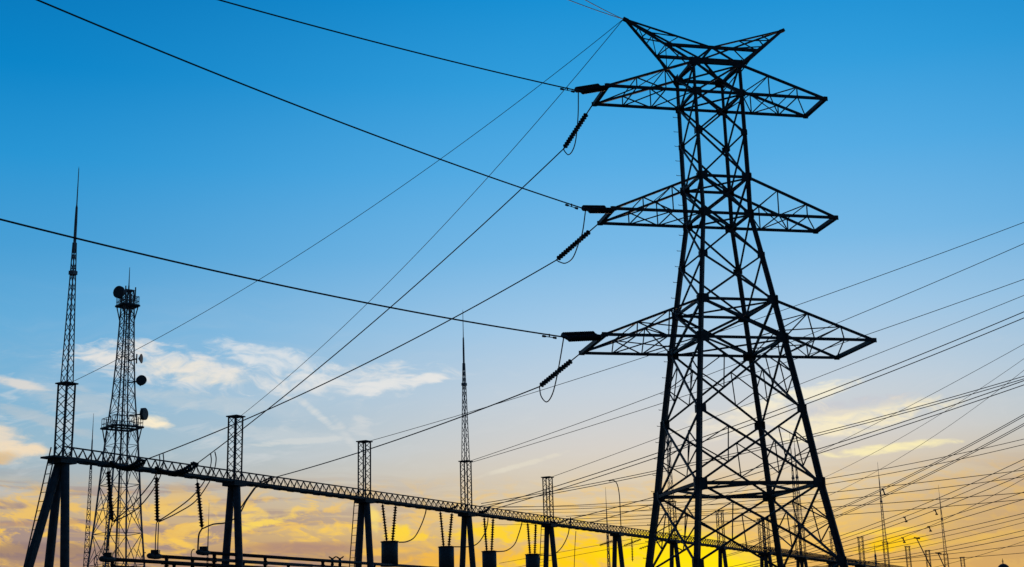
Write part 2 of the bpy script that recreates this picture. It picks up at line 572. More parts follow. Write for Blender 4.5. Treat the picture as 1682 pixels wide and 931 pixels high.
# the forked earth wire peak
PKX, PKZ = 3.904, 29.893
tb = 0.60
bar_n = {}
for sx in (-1, 1):
    m = MB()
    tip = V((sx * PKX, 0, PKZ))
    cz = PKZ - tb * (PKZ - Z['T1'])
    for sy in (-1, 1):
        base = nd('T1', (sx, sy))
        cen = V((0, sy * .68, cz))
        m.bar(tip, base, .10)
        m.bar(tip, cen, .07)
        ns = [tip.lerp(base, t) for t in (.3, .6, .82)]
        cs = [tip.lerp(cen, t) for t in (.3, .62)]
        bar_n[(sx, sy)] = ns[1]
        m.bar(ns[0], cs[0], SEC); m.bar(ns[0], cs[1], SEC); m.bar(ns[1], cs[1], SEC)
        m.bar(cen, base, .085)
        m.bar(ns[1], nd('T2', (sx, sy)).lerp(base, .7), SEC)
    a0 = [tip.lerp(nd('T1', (sx, -1)), t) for t in (.2, .4, .6, .8)]
    a1 = [tip.lerp(nd('T1', (sx, 1)), t) for t in (.2, .4, .6, .8)]
    for k in range(4):
        m.bar(a0[k], a1[k], SEC * .8)
        if k < 3:
            m.bar(a0[k], a1[k + 1], SEC * .8)
    m.bar(tip - V((sx * .15, 0, .08)), tip + V((sx * .1, 0, .03)), .15)
    m.build('earth_wire_peak', STEEL, pylon)
m = MB()
for sy in (-1, 1):
    m.bar(bar_n[(-1, sy)], bar_n[(1, sy)], .13)
m.bar(V((0, -.68, cz)), V((0, .68, cz)), .08)
m.build('peak_tie', STEEL, pylon)
PEAK = gw(V((-PKX - .08, 0, PKZ)))

# ------------------------------------------------------------------ insulators, wires
disc_mesh = None


def disc_object(r, core):
    m = MB()
    c = core
    m.lathe((0, 0, -.07), (0, 0, .07), [(0, c), (.27, c * 1.15), (.36, r * .85), (.42, r), (.50, r * .98), (.57, max(r * .5, c * 1.3)), (.68, c * 1.15), (1, c)], 12)
    m.sm = True
    o = m.build('disc', CERAM)
    return o


DISC = {}


def discs(root, origin, path, n, r, core):
    """n cap-and-pin discs as parts of root along a path"""
    key = (round(r, 3), core)
    for k in range(n):
        t = (k + .5) / n
        if key not in DISC:
            o = DISC[key] = disc_object(r, core)
        else:
            o = DISC[key].copy()
            COL.objects.link(o)
        o.parent = root
        o.location = path(t) - origin
        o.rotation_euler = (path(t + .02) - path(t - .02)).to_track_quat('Z', 'Y').to_euler()


def string(a, b, n, r, label, group, name='insulator_string', f0=.14, f1=.96, offset=None, sag=0.0, core=.042):
    a, b = V(a), V(b)
    root = empty(name, a)
    tag(root, label, 'insulator', group)
    O = V((0, 0, 0))
    rows = [O] if offset is None else [-offset, offset]
    for off in rows:
        pa, pb = a.lerp(b, f0) + off, a.lerp(b, f1) + off
        path = lambda t, pa=pa, pb=pb: pa.lerp(pb, t) - V((0, 0, sag * 4 * t * (1 - t)))
        discs(root, a, path, n, r, core)
        MB().tube([path(k / 6) - a for k in range(7)], core, 6).build('core_rod', CERAM, root)
    for f, q, w in ((f0, O, .03), (f1, b - a, .04)):
        fit = MB()
        c = a.lerp(b, f) - a
        fit.tube([q, c], w, 6)
        if offset is not None:
            fit.bar(c - offset * 1.3, c + offset * 1.3, .09, .14)
        fit.build('end_fitting', STEEL, root)
    return root


def curve3(A_, B_, mid=None, t1=1.0, t0=0.0, n=36):
    """sagging span from A_ to B_, the sag set so that it passes the bearing mid; may run on past B_"""
    A_, B_ = V(A_), V(B_)
    sag = 0.0
    if mid is not None:
        lo, hi = 0.0, 1.0
        for _ in range(40):
            t = (lo + hi) / 2
            x = pix(A_.lerp(B_, t))[0]
            if (x < mid[0]) == (pix(B_)[0] > pix(A_)[0]): lo = t
            else: hi = t
        P = A_.lerp(B_, t)
        for _ in range(12):
            q = P - V((0, 0, sag * 4 * t * (1 - t)))
            y0 = pix(q)[1]
            y1 = pix(q - V((0, 0, .01)))[1]
            sag += (mid[1] - y0) / ((y1 - y0) / .01) / (4 * t * (1 - t))
    pts = []
    for k in range(n + 1):
        t = t0 + (t1 - t0) * k / n
        pts.append(A_.lerp(B_, t) - V((0, 0, sag * 4 * t * (1 - t))))
    return pts


def wire(pts, r, label, cat='wire', group=None, name='overhead_wire', twin=None):
    o = V(pts[0])
    m = MB()
    if twin is None:
        m.tube([p - o for p in pts], r, 6)
    else:
        m.tube([p - o + twin for p in pts], r, 5)
        m.tube([p - o - twin for p in pts], r, 5)
    ob = m.build(name, CABLE, None, o)
    return tag(ob, label, cat, group)


def smoothpath(pts, n=8):
    out = []
    P = [V(p) for p in pts]
    P = [P[0] * 2 - P[1]] + P + [P[-1] * 2 - P[-2]]
    for i in range(1, len(P) - 2):
        for k in range(n):
            t = k / n
            out.append(.5 * ((2 * P[i]) + (P[i + 1] - P[i - 1]) * t + (2 * P[i - 1] - 5 * P[i] + 4 * P[i + 1] - P[i + 2]) * t * t
                             + (3 * P[i] - P[i - 1] - 3 * P[i + 1] + P[i + 2]) * t ** 3))
    out.append(P[-2])
    return out


def pxpath(pts, Ya, Yb):
    L = [0]
    for a, b in zip(pts, pts[1:]):
        L.append(L[-1] + math.hypot(a[0] - b[0], a[1] - b[1]))
    return smoothpath([at(p[0], p[1], Ya + (Yb - Ya) * l / L[-1]) for p, l in zip(pts, L)])


# ------------------------------------------------------------------ gantries
GX, GY, PHI, BAY = -24.576, 74.673, 0.506, 14.053
ZB, ZT, ZM = 12.38, 16.476, 29.086
gdir = V((math.sin(PHI), math.cos(PHI), 0))


def span_mb(x0, x1, n, rng=None):
    m = MB()
    up = .64
    for y in (-.36, .36):
        m.bar((x0, y, ZB - .02), (x1, y, ZB - .02), .13, .16)
    m.bar((x0, 0, ZB + up), (x1, 0, ZB + up), .075)
    d = (x1 - x0) / n
    for k in range(n):
        a, b, c = x0 + k * d, x0 + (k + .5) * d, x0 + (k + 1) * d
        for y, (e, f) in ((-.36, (a, c)), (.36, (c, a))):
            m.bar((e, y, ZB + .05), (f, 0, ZB + up - .03), .028)
        m.bar((a, -.36, ZB + .05), (a, 0, ZB + up - .03), .05)
        m.bar((a, .36, ZB + .05), (a, 0, ZB + up - .03), .05)
        m.bar((a, -.36, ZB - .03), (c, .36, ZB - .03), .06)
    for k in range(0, n, 2):                      # packing plates under the lower chords
        a = x0 + (k + .5) * d
        m.box((a, 0, ZB - .125), d * .9, .62, .05)
    return m


def post_mb(w=.62, z0=ZB - .05, z1=ZT, n=9):
    m = MB()
    h = w / 2
    cs = [(-h, -h), (h, -h), (h, h), (-h, h)]
    for x, y in cs:
        m.bar((x, y, z0), (x, y, z1), .075)
    d = (z1 - z0) / n
    for k in range(n):
        za, zb = z0 + k * d, z0 + (k + 1) * d
        for i in range(4):
            p, q = cs[i], cs[(i + 1) % 4]
            if k % 2: p, q = q, p
            m.bar((p[0], p[1], za), (q[0], q[1], zb), .032)
    m.box((0, 0, z1), w + .25, w + .25, .07)
    return m


def spire_mb(z0=ZT, z1=ZM, w0=.46):
    m = MB()
    H = z1 - z0
    zl = z0 + .64 * H

    def ww(z): return w0 * (1 - .72 * (z - z0) / (zl - z0)) / 2
    cs = [(-1, -1), (1, -1), (1, 1), (-1, 1)]
    for c in cs:
        m.bar((c[0] * ww(z0), c[1] * ww(z0), z0), (c[0] * ww(zl), c[1] * ww(zl), zl), .046)
    n, z = 14, z0
    for k in range(n):
        dz = (zl - z0) / n
        for i in range(4):
            p, q = cs[i], cs[(i + 1) % 4]
            if k % 2: p, q = q, p
            m.bar((p[0] * ww(z), p[1] * ww(z), z), (q[0] * ww(z + dz), q[1] * ww(z + dz), z + dz), .028)
        z += dz
    return m, zl


def rod_mb(zl, z1):
    return MB().lathe((0, 0, zl - .6), (0, 0, z1), [(0, .085), (.35, .08), (.52, .065), (.55, .035), (.97, .02), (1, .005)], 8)


def ladder_mb(a, b, w=.42):
    a, b = V(a), V(b)
    m = MB()
    sd = V((0, w / 2, 0))
    m.bar(a - sd, b - sd, .05); m.bar(a + sd, b + sd, .05)
    n = int((b - a).length / .5)
    for k in range(1, n):
        p = a.lerp(b, k / n)
        m.bar(p - sd, p + sd, .035)
    return m


def gantry(loc, n0, n1, noposts, masts, label, name='substation_gantry', zoff=0, ladders=()):
    root = empty(name, loc, math.pi / 2 - PHI)
    tag(root, label, 'gantry')
    first = {}

    def part(key, make, x):
        if key not in first:
            first[key] = make()
            first[key].location.x = x
        else:
            o = first[key]
            l = o.location.copy()
            l.x = x
            copy_part(o, root, l)

    def aframe():
        f = MB().box((0, 0, ZB - .17), 1.1, 1.0, .28).build('frame_head', STEEL, root)
        for y in (-1, 1):
            MB().tube([(0, y * .2, ZB - .1), (0, y * 1.05, 0)], [.225, .265], 14).build('leg', CONC, f)
        return f

    def mast():
        sm, zl = spire_mb()
        s_ = sm.build('lightning_mast', MAST, root)
        rod_mb(zl, ZM).build('rod', MAST, s_)
        m2 = MB()
        zc = ZT + .5 * (ZM - ZT)
        m2.box((0, 0, zc), .34, .34, .22)
        m2.build('collar', MAST, s_)
        return s_
    for k in range(n0, n1 + 1):
        x = BAY * k
        part('a', aframe, x)
        if k not in noposts:
            part('p', lambda: post_mb().build('lattice_post', STEEL, root), x)
        if k in masts:
            part('m', mast, x)
        if k < n1:
            part('s', lambda: span_mb(.0, BAY, 20).build('beam_span', STEEL, root), x)
    for k in ladders:
        MB.build(ladder_mb((BAY * k - .55, .25, ZB), (BAY * k - .75, 1.25, 0)), 'ladder', STEEL, root)
    return root


g1 = gantry((GX, GY, 0), 0, 11, {5, 10, 11}, {0, 3, 6, 9}, 'long dark lattice beam on paired concrete legs, receding behind the pylon', ladders=(2, 4))
# end of the near gantry: raking strut, platform, ladder
MB().tube([(-.1, .1, ZB - .15), (-3.6, .3, 0)], [.23, .28], 14).build('raking_strut', CONC, g1)
MB().box((-.55, 0, ZB - .03), 1.0, 1.1, .1).build('end_platform', STEEL, g1)
MB.build(ladder_mb((-.62, .05, ZB + .55), (-3.7, -.35, 0), .4), 'ladder', STEEL, g1)

g2loc = None
lo, hi = 120, 300
for _ in range(40):
    Y2 = (lo + hi) / 2
    if at(1413, 882, Y2).z < ZT: lo = Y2
    else: hi = Y2
P2 = at(1413, 882, Y2)
gantry((P2.x, P2.y, 0), -3, 5, set(), {-2, 1, 4}, 'distant row of lattice posts with two masts, low at the right edge')


def bp(px, dz=0.0, dy=0.0):
    """point on the near gantry's beam at bearing px"""
    lo, hi = 0.0, 13.0
    for _ in range(40):
        n = (lo + hi) / 2
        P = V((GX, GY, ZB)) + gdir * (n * BAY)
        if pix(P)[0] < px: lo = n
        else: hi = n
    return P + V((0, 0, dz)) + V((gdir.y, -gdir.x, 0)) * dy


def ptop(n):
    return V((GX, GY, ZT)) + gdir * (n * BAY)


# ------------------------------------------------------------------ strings and wires of the pylon
NEARY = [(950, 149), (962, 343.5), (927, 553.5)]
WN = [((361, 0), (640, 75), 45.5), ((62, 0), (480, 170), 37), ((0, 360), (450, 466), 38.5)]
lev = ['top', 'middle', 'bottom']
NEND, FEND = [], []
for i in range(3):
    tipn = ARMTIP[(i, -1, -1)]
    e = at(*NEARY[i], tipn.y - 1.75)
    NEND.append(e)
    d = (e - tipn).normalized()
    off = d.cross(V((0, 0, 1))).normalized() * .16 + V((0, 0, .085 if i != 2 else .1))
    string(tipn, e, 15, .135, 'thick double insulator string pointing left from the %s left cross arm' % lev[i], 'double insulator strings of the pylon', 'insulator_string', .16, .97, off)
    far = at(*WN[i][0], WN[i][2])
    pts = curve3(e, far, WN[i][1], 1.0)
    dirn = (pts[-1] - pts[-2])
    pts = curve3(e, far, WN[i][1], 1.35, 0, 44)
    wire(pts, .031, 'thick overhead conductor running from the %s left cross arm to the %s' % (lev[i], ['top edge', 'top left corner', 'left edge'][i]), group='conductors leaving the pylon to the left')
    # damper on the conductor
    q = pts[1].lerp(pts[2], .2)
    dd = (pts[2] - pts[1]).normalized()
    root = empty('vibration_damper', q)
    tag(root, 'small dumbbell weight clamped on the conductor near the %s left cross arm' % lev[i], 'damper', 'dampers on the conductors')
    MB().tube([-dd * .3 - V((0, 0, .09)), dd * .3 - V((0, 0, .09))], .018, 6).build('messenger_cable', STEEL, root)
    for s_ in (-1, 1):
        MB().lathe(dd * s_ * .20 - V((0, 0, .09)), dd * s_ * .40 - V((0, 0, .09)), [(0, .025), (.2, .045), (.9, .05), (1, .03)], 8).build('weight', STEEL, root)
    MB().bar(V((0, 0, .04)), V((0, 0, -.1)), .05).build('clamp', STEEL, root)
FARE = [(926, 244, 62.6), (914, 427, 62.6), (886, 635, 62.6)]
GEND = [bp(243, .0, .5), bp(170, .0, .5), bp(424, -.1, -.3)]
GSTR = [(324, 761), (236, 756), (447, 785)]
GMID = [(650, 497), (650, 572), (690, 709)]
for i in range(3):
    tipf = ARMTIP[(i, -1, 1)]
    e = at(*FARE[i])
    FEND.append(e)
    string(tipf, e, 14, .128, 'single slanting insulator string hanging down from the %s left cross arm' % lev[i], 'slanting insulator strings of the pylon', 'insulator_string', .2, .97, None, 0, .030)
    ge = GEND[i]
    gs = at(*GSTR[i], (ge.y - 2.1) if i < 2 else (ge.y - .3))
    off = (gs - ge).normalized().cross(V((0, 0, 1))).normalized() * .15 + V((0, 0, .03))
    string(ge, gs, (17, 15, 6)[i], (.13, .125, .09)[i], ['thick insulator string lying along the beam left of the second gantry post', 'thick insulator string on the beam where the telecom tower crosses behind it', 'short insulator string behind the beam just right of the second gantry post'][i], 'tension insulator strings on the gantry beam', 'insulator_string', .08, .96, off, (.42, .38, 0)[i])
    wire(curve3(e, gs, GMID[i]), .031, ['conductor sloping from the top left cross arm down to the gantry beam', 'conductor sloping from the middle left cross arm down to the gantry beam', 'conductor sloping from the bottom left cross arm down to the gantry beam'][i], group='conductors from the pylon to the gantry')
JP = [[(950, 150), (949.5, 190), (946, 228), (941, 246), (934, 254), (928, 249), (925.5, 244)],
      [(962, 344), (957, 380), (951, 398), (941, 423), (929, 432), (919, 430), (914, 427)],
      [(926, 554), (920, 590), (914, 622), (907, 648), (898, 660), (889, 651), (886, 635)]]
for i in range(3):
    wire(pxpath(JP[i], NEND[i].y, FEND[i].y), .027, 'thin jumper loop hanging under the %s left cross arm between its two insulator strings' % lev[i], 'jumper', 'jumper loops of the pylon', 'jumper_loop')
# earth wires
wire(curve3(PEAK, ptop(0) + V((.25, -.2, 0)), (430, 457)), .016, 'thin earth wire from the pylon peak to the leftmost gantry post', group='earth wires of the pylon')
wire(curve3(PEAK, ptop(1) + V((.4, -.2, .03)), (700, 400)), .016, 'thin earth wire from the pylon peak to the second gantry post', group='earth wires of the pylon')
wire(curve3(PEAK, at(935, 0, 50), (975, 15), 1.6), .018, 'thin earth wire leaving the pylon peak over the top edge, left of its twin', group='earth wires of the pylon')
wire(curve3(PEAK, at(962, 0, 50), (990, 15), 1.6), .018, 'thin earth wire leaving the pylon peak over the top edge, right of its twin', group='earth wires of the pylon')

# ------------------------------------------------------------------ wires to the right
RG = 'overhead wires crossing behind the pylon'


def rw(A_, B_, mid, r, label, twin=None, t1=1.7, name='overhead_wire'):
    return wire(curve3(A_, B_, mid, t1, 0, 44), r, label, group=RG, twin=twin, name=name)


rw(ptop(2) + V((.4, -.2, 0)), at(1682, 365, 78), (1306, 502), .020, 'thin wire from the third gantry post, uppermost of all wires at the right edge')
rw(ptop(3) + V((.4, -.2, 0)), at(1682, 400, 84), (1376, 530), .022, 'thin wire from the fourth gantry post, second from the top at the right edge')
rw(ptop(3) + V((.5, -.1, -.1)), at(1682, 458.5, 88), (1428, 548), .022, 'thin wire from the fourth gantry post, third from the top at the right edge')
rw(ptop(4) + V((.4, -.2, 0)), at(1682, 485, 94), (1316, 630), .022, 'thin wire from the fifth gantry post, fourth from the top at the right edge')
rw(at(800, 833, 121), at(1682, 512, 98), (1325, 655), .034, 'upper of the close pair of wires in the middle of the right edge')
rw(at(805, 838, 121.5), at(1682, 522, 98), (1333, 660), .034, 'lower of the close pair of wires in the middle of the right edge')
tw = V((.05, 0, .10))
rw(at(790, 829, 116), at(1682, 620, 100), (1077, 775), .030, 'dark paired wire passing just above the curved dropper right of the gantry posts', V((.02, 0, .10)))
rw(bp(925, .5, .5), at(1682, 625, 106), (1345, 737), .034, 'dark wire in the bunch at the right edge, just below the paired wire')
rw(bp(962, .5, .5), at(1682, 632, 108), (1348, 743.5), .034, 'dark wire in the bunch at the right edge, lowest of that bunch')
rw(at(1100, 852, 190), at(1682, 565, 120), (1487, 670), .024, 'faint wire crossing above the dark bunch at the right edge')
rw(at(1180, 845, 200), at(1682, 589, 130), (1530, 688), .022, 'very faint wire just above the dark bunch at the right edge')
rw(at(1200, 865, 200), at(1682, 608, 130), (1530, 717), .022, 'very faint wire crossing through the dark bunch at the right edge')
rw(at(1180, 905, 180), at(1682, 682, 110), (1455, 800), .030, 'upper of two steep paired wires right of the pylon, crossing the nearer right mast', tw)
rw(at(1185, 915, 182), at(1682, 697, 112), (1460, 810), .030, 'lower of two steep paired wires right of the pylon, crossing the nearer right mast', tw)
flat = [((820, 833), (1357, 786), (1682, 721), .034, 'upper of two gently rising wires that cross the steep pairs at the right'),
        ((820, 837), (1358, 795), (1682, 730), .034, 'lower of two gently rising wires that cross the steep pairs at the right'),
        ((930, 848), (1363, 809), (1682, 772), .036, 'nearly level wire passing the nearer right mast near its tip'),
        ((930, 853), (1363, 822), (1682, 783), .034, 'nearly level wire passing the nearer right mast, second below its tip'),
        ((930, 859), (1363, 833), (1682, 809), .036, 'nearly level wire passing the nearer right mast, third below its tip'),
        ((960, 866), (1373, 846), (1682, 820), .034, 'nearly level wire passing the nearer right mast, fourth below its tip'),
        ((980, 873), (1400, 862), (1682, 845), .030, 'faint nearly level wire below the knotted bunch of wires at the right'),
        ]
for a, mdl, b, r, lab in flat[:6]:
    rw(at(*a, 175), at(*b, 150), mdl, r, lab)
low = [((1180, 935), (1382, 879), (1682, 754), .038, 'steepest wire of the knotted bunch between the two right masts'),
       ((1190, 938), (1386, 884), (1682, 766), .034, 'second steepest wire of the knotted bunch between the two right masts'),
       ((1195, 941), (1389, 889), (1682, 779), .038, 'third wire down in the knotted bunch between the two right masts'),
       ((1200, 950), (1420, 905), (1682, 786), .028, 'lowest wire of the knotted bunch between the two right masts'),
       ((1200, 938), (1393, 895), (1682, 808), .034, 'wire with a spacer just left of the farther right mast, upper one'),
       ((1210, 944), (1400, 900), (1682, 820), .036, 'wire with a spacer just left of the farther right mast, lower one'),
       ((1230, 935), (1400, 905), (1682, 843), .034, 'upper wire of the pair that meets the yellow cloud low on the right'),
       ((1230, 938), (1420, 908), (1682, 850), .028, 'lower wire of the pair that meets the yellow cloud low on the right'),
       ((1250, 945), (1480, 905), (1682, 858), .026, 'faint wire low on the right, rising above the farther right mast foot'),
       ((1250, 940), (1480, 913), (1682, 871), .030, 'wire crossing the foot of the farther right mast, upper one'),
       ((1250, 938), (1480, 917), (1682, 880), .036, 'dark wire crossing the foot of the farther right mast, middle one'),
       ((1250, 936), (1480, 918), (1682, 895), .030, 'wire crossing the foot of the farther right mast, lower one'),
       ((1250, 934), (1480, 923), (1682, 908), .028, 'flat wire just above the dark dome at the lower right'),
       ((1290, 960), (1560, 925), (1682, 889), .024, 'faint wire rising out of the bottom edge left of the dark dome')]
for a, mdl, b, r, lab in low:
    rw(at(*a, 210), at(*b, 150), mdl, r, lab)
# level wires far behind the near gantry's posts
for (ya, yb, r, lab) in ((831, 832, .030, 'level wire crossing behind the fifth gantry post, upper one'), (842, 838, .026, 'level wire crossing behind the fifth gantry post, second one'),
                         (848, 845, .024, 'level wire crossing behind the fifth gantry post, third one'), (861, 858, .024, 'level wire crossing behind the fifth gantry post, lowest one')):
    wire(curve3(at(790, ya + 1, 230), at(1330, yb - 6, 230), (1060, (ya + yb) / 2 - 1)), r, lab, group='level wires far behind the gantry')
# low wires against the yellow glow
for a, mdl, b, lab in (((820, 925), (930, 905), (1120, 870), 'faint low wire against the yellow glow, upper one'), ((820, 938), (930, 915), (1150, 878), 'faint low wire against the yellow glow, lower one')):
    wire(curve3(at(*a, 190), at(*b, 190), mdl), .026, lab, group='faint wires in the yellow glow')

# spacers on the wire bundles
for px, py, h, lab in ((1451.5, 808, 11, 'small dark spacer on the wires at the nearer right mast'), (1487, 853, 9, 'small dark spacer on the wires between the two right masts, left one'),
                       (1537, 841, 9, 'small dark spacer on the wires touching the farther right mast'), (1527, 868.5, 9, 'small dark spacer below the wires left of the farther right mast'),
                       (1484, 887, 9, 'small dark spacer just right of the yellow cloud')):
    c = at(px, py, 160)
    s_ = 160 / FPX * .8
    root = empty('spacer', c)
    tag(root, lab, 'spacer', 'spacers on the wire bundles')
    MB().bar(V((-1 * s_, 0, h / 2 * s_)), V((2 * s_, 0, -h / 2 * s_)), 2.2 * s_, .1).build('spacer_bar', STEEL, root)
    for q in (1, -1):
        MB().tube([V((q * -1.5 * s_ - 2.5 * s_, 0, q * h / 2 * s_)), V((q * -1.5 * s_ + 2.5 * s_, 0, q * h / 2 * s_))], 1.3 * s_, 8).build('clamp', STEEL, root)

# ------------------------------------------------------------------ strings under the beam, line traps
HG = 'insulator strings hanging under the beam'
HANG = []
for px, top, bot, lab in ((177, 775, (184.5, 857), 'hanging insulator string in front of the telecom tower'), (257, 783, (258.5, 858), 'straight hanging insulator string just right of the telecom tower'),
                          (323.5, 790, (332, 868), 'hanging insulator string just left of the second gantry post')):
    a = bp(px, -.1)
    b = at(*bot, a.y - .15)
    HANG.append((a, b))
    string(a, b, 15, .17, lab, HG, 'insulator_string', .10, .97, None, 0, .085)
TG = 'drum shaped line traps under the beam'
TRAP = [(640, 889, 14.5, 40, (628, 650), 'first'), (733, 897.5, 13.3, 38, (723, 742.5), 'second'), (803.5, 905, 12.4, 36, (795, 810), 'third'), (874.5, 910, 12, 35, (866.5, 880), 'fourth')]
for px, py, hw, hh, (xa, xb), nn in TRAP:
    base = bp(px)
    c = at(px, py, base.y)
    r = hw * base.y / FPX
    h = hh * base.y / FPX
    root = empty('line_trap', c - V((0, 0, h)))
    what = {'first': 'largest hanging dark drum, right of the third gantry post', 'second': 'hanging dark drum just left of the post with the tall mast', 'third': 'hanging dark drum just right of the post with the tall mast', 'fourth': 'smallest hanging dark drum, left of the fifth gantry post'}[nn]
    tag(root, what, 'line trap', TG)
    d = MB().lathe((0, 0, .06), (0, 0, h - .06), [(0, r * .94), (1, r * .94)], 28)
    d.sm = True
    d.build('drum', DRUM, root)
    for z in (0, h - .07):
        MB().lathe((0, 0, z), (0, 0, z + .07), [(0, r * .98), (.2, r * 1.03), (.8, r * 1.03), (1, r * .98)], 28).build('end_ring', STEEL, root)
    MB().bar((-r * .7, 0, h + .02), (r * .7, 0, h + .02), .1, .06).build('lifting_beam', STEEL, root)
    for j, (xt, sgn) in enumerate(((xa, -1), (xb, 1))):
        a = bp(xt, -.12)
        b = c + V((sgn * r * .32, 0, .02))
        string(a, b, 13, .15, '%s insulator string of the pair holding the %s' % (('left', 'right')[j], {'first': 'largest dark drum', 'second': 'drum left of the tall mast', 'third': 'drum right of the tall mast', 'fourth': 'smallest dark drum'}[nn]), 'insulator strings holding the line traps', 'insulator_string', .05, .98, None, 0, .07)
for pts, lab in (([(655, 890.5), (668, 889.5), (681, 882), (692, 862), (699, 842)], 'curved dropper from the largest drum up to the beam'),
                 ([(747, 898), (772, 897.5), (786, 891), (797, 874), (801, 858)], 'curved dropper from the drum left of the tall mast up to the beam'),
                 ([(816, 906), (832, 904), (845, 894), (852, 877), (857, 860)], 'curved dropper from the drum right of the tall mast up to the beam'),
                 ([(887, 911), (905, 912), (921, 901), (933, 878), (937, 850)], 'curved dropper from the smallest drum up to the beam')):
    Y = bp(pts[0][0]).y
    wire(smoothpath([p for p in pxpath(pts, Y, bp(pts[-1][0]).y)[::8]] + [bp(pts[-1][0] + .6, -.08)]), .045, lab, 'dropper', 'droppers of the line traps', 'dropper_wire')
# droppers at the left
D = 'dropper wires by the left gantry bays'


def drop(pts, Y0, Y1, r, lab):
    wire(pxpath(pts, Y0, Y1), r, lab, 'dropper', D, 'dropper_wire')


ya, yb, yc = HANG[0][1].y, HANG[1][1].y, HANG[2][1].y
drop([(268, 745), (268.5, 760), (262, 785), (246, 812), (222, 838), (187, 857)], yb + 1, ya, .035, 'right of two droppers running down behind the beam to the tower side string')
drop([(262, 748), (262, 762), (253, 785), (238, 806), (215, 832), (186, 856)], yb + 1, ya, .035, 'left of two droppers running down behind the beam to the tower side string')
drop([(353, 742), (355, 755), (351, 775), (341, 796), (320, 824), (290, 843), (261, 857)], yc + 2, yb, .035, 'right of two droppers curving down to the straight hanging string')
drop([(346, 745), (347, 758), (343, 775), (332, 796), (313, 818), (287, 838), (260, 856)], yc + 2, yb, .035, 'left of two droppers curving down to the straight hanging string')
drop([(421, 799), (405, 822), (392, 846), (372, 858), (350, 861), (333, 868)], yc + 6, yc, .045, 'dropper from beyond the second gantry post to the string on its left')
drop([(418, 801), (402, 824), (391, 842)], yc + 6, yc + 4, .04, 'short dropper beside the second gantry post')
drop([(184, 858), (178, 890), (174, 920)], ya, ya, .035, 'dropper below the string in front of the telecom tower')
drop([(257, 858), (255.5, 885), (255, 912)], yb, yb, .03, 'left of two straight droppers below the straight hanging string')
drop([(260.5, 858), (259.5, 885), (259, 912)], yb, yb, .03, 'right of two straight droppers below the straight hanging string')
drop([(332, 868), (327, 877), (325.5, 892), (325, 908)], yc, yc, .05, 'bent dropper below the string left of the second gantry post')
# curved dropper of the bay with no post, and others in the glow
Y5 = ptop(5).y
wire(pxpath([(1000, 790), (1008, 789), (1014, 796), (1017.5, 815), (1019, 845), (1020.5, 874)], Y5, Y5), .045, 'hooked dropper standing above the beam where the gantry has no post', 'dropper', 'droppers against the yellow glow', 'dropper_wire')
wire(pxpath([(946, 872), (944.5, 895), (943, 935)], 130, 130), .03, 'straight dropper right of the fifth gantry post', 'dropper', 'droppers against the yellow glow', 'dropper_wire')
for (xa, y0), (xb, y1), lab in (((1007, 888), (984.5, 895.5), 'insulator string pointing left from the post with the hooked dropper'), ((1024, 896.5), (1053, 885.5), 'insulator string pointing right from the post with the hooked dropper'),
                                ((1093, 886), (1050, 901.5), 'insulator string pointing left at the near left pylon leg')):
    Y = bp(xa).y
    string(at(xa, y0, Y - .4), at(xb, y1, Y - .4), 12, .16, lab, 'strings on the far gantry bays', 'insulator_string', .05, .97)
a = bp(1037.5, -.1)
string(a, at(1039, 922, a.y), 13, .14, 'hanging insulator string right of the post with the hooked dropper', 'strings on the far gantry bays')

for (xa, y0), (xb, y1), lab in (((712, 839), (753, 830.5), 'insulator string on the beam just left of the post with the tall mast'), ((777, 835.5), (806, 831), 'insulator string on the beam just right of the post with the tall mast'),
                                ((893, 858), (935, 851.5), 'insulator string on the beam behind the fifth gantry post')):
    string(bp(xa, .1, .5), at(xb, y1, bp(xa).y - .9), 13, .12, lab, 'tension insulator strings on the gantry beam', 'insulator_string', .05, .96, None, .22)

# ------------------------------------------------------------------ tubular busbars low on the left
BG = 'tubular busbars on post insulators'
for (hx, hy), Y, ln, sup, lab in (((172, 918), ya, 17, (.6, 5.5, 11), 'lowest busbar tube, starting in front of the telecom tower'), ((250, 913), yb, 15, (1.2, 3.4, 8, 12.5), 'middle busbar tube, starting under the straight hanging string'),
                                  ((330, 907), yc, 27, (1.2, 6, 12, 18, 24), 'highest and longest busbar tube, starting left of the second gantry post')):
    h = at(hx, hy, Y)
    root = empty('busbar', V((h.x, h.y, 0)))
    tag(root, lab, 'busbar', BG)
    z = h.z
    MB().tube([V((0, 0, z)), gdir * ln + V((0, 0, z))], .105, 10).build('tube', CABLE, root)
    MB().lathe(V((0, 0, z)) - gdir * .35, V((0, 0, z)) + gdir * .75, [(0, .10), (.1, .16), (.5, .18), (.8, .16), (1, .11)], 12).build('end_contact', STEEL, root)
    MB().box(gdir * .25 + V((0, 0, z + .25)), .45, .4, .2).build('contact_cap', STEEL, root)
    m = MB()
    cpts = []
    for k in range(9):
        t = math.pi * (k / 8) * 1.2 - .3
        cpts.append(V((-.42 - .16 * math.sin(t), 0, z - .1 + .3 * math.cos(t))))
    m.tube(cpts, .028, 6)
    m.build('arcing_horn', STEEL, root)
    m = MB()
    m.bar(gdir * .8 + V((0, 0, z - .38)), gdir * (ln - .5) + V((0, 0, z - .38)), .12, .14)
    m.build('base_channel', STEEL, root)
    for s_ in sup:
        q = gdir * s_
        prof = [(0, .1)]
        for k in range(7):
            prof += [((k + .3) / 7.5, .1), ((k + .5) / 7.5, .17), ((k + .75) / 7.5, .1)]
        prof += [(1, .13)]
        MB().lathe(q + V((0, 0, z - 1.75)), q + V((0, 0, z - .08)), prof, 10).build('post_insulator', CERAM, root)
        MB().tube([q, q + V((0, 0, z - 1.75))], .16, 10).build('column', CONC, root)
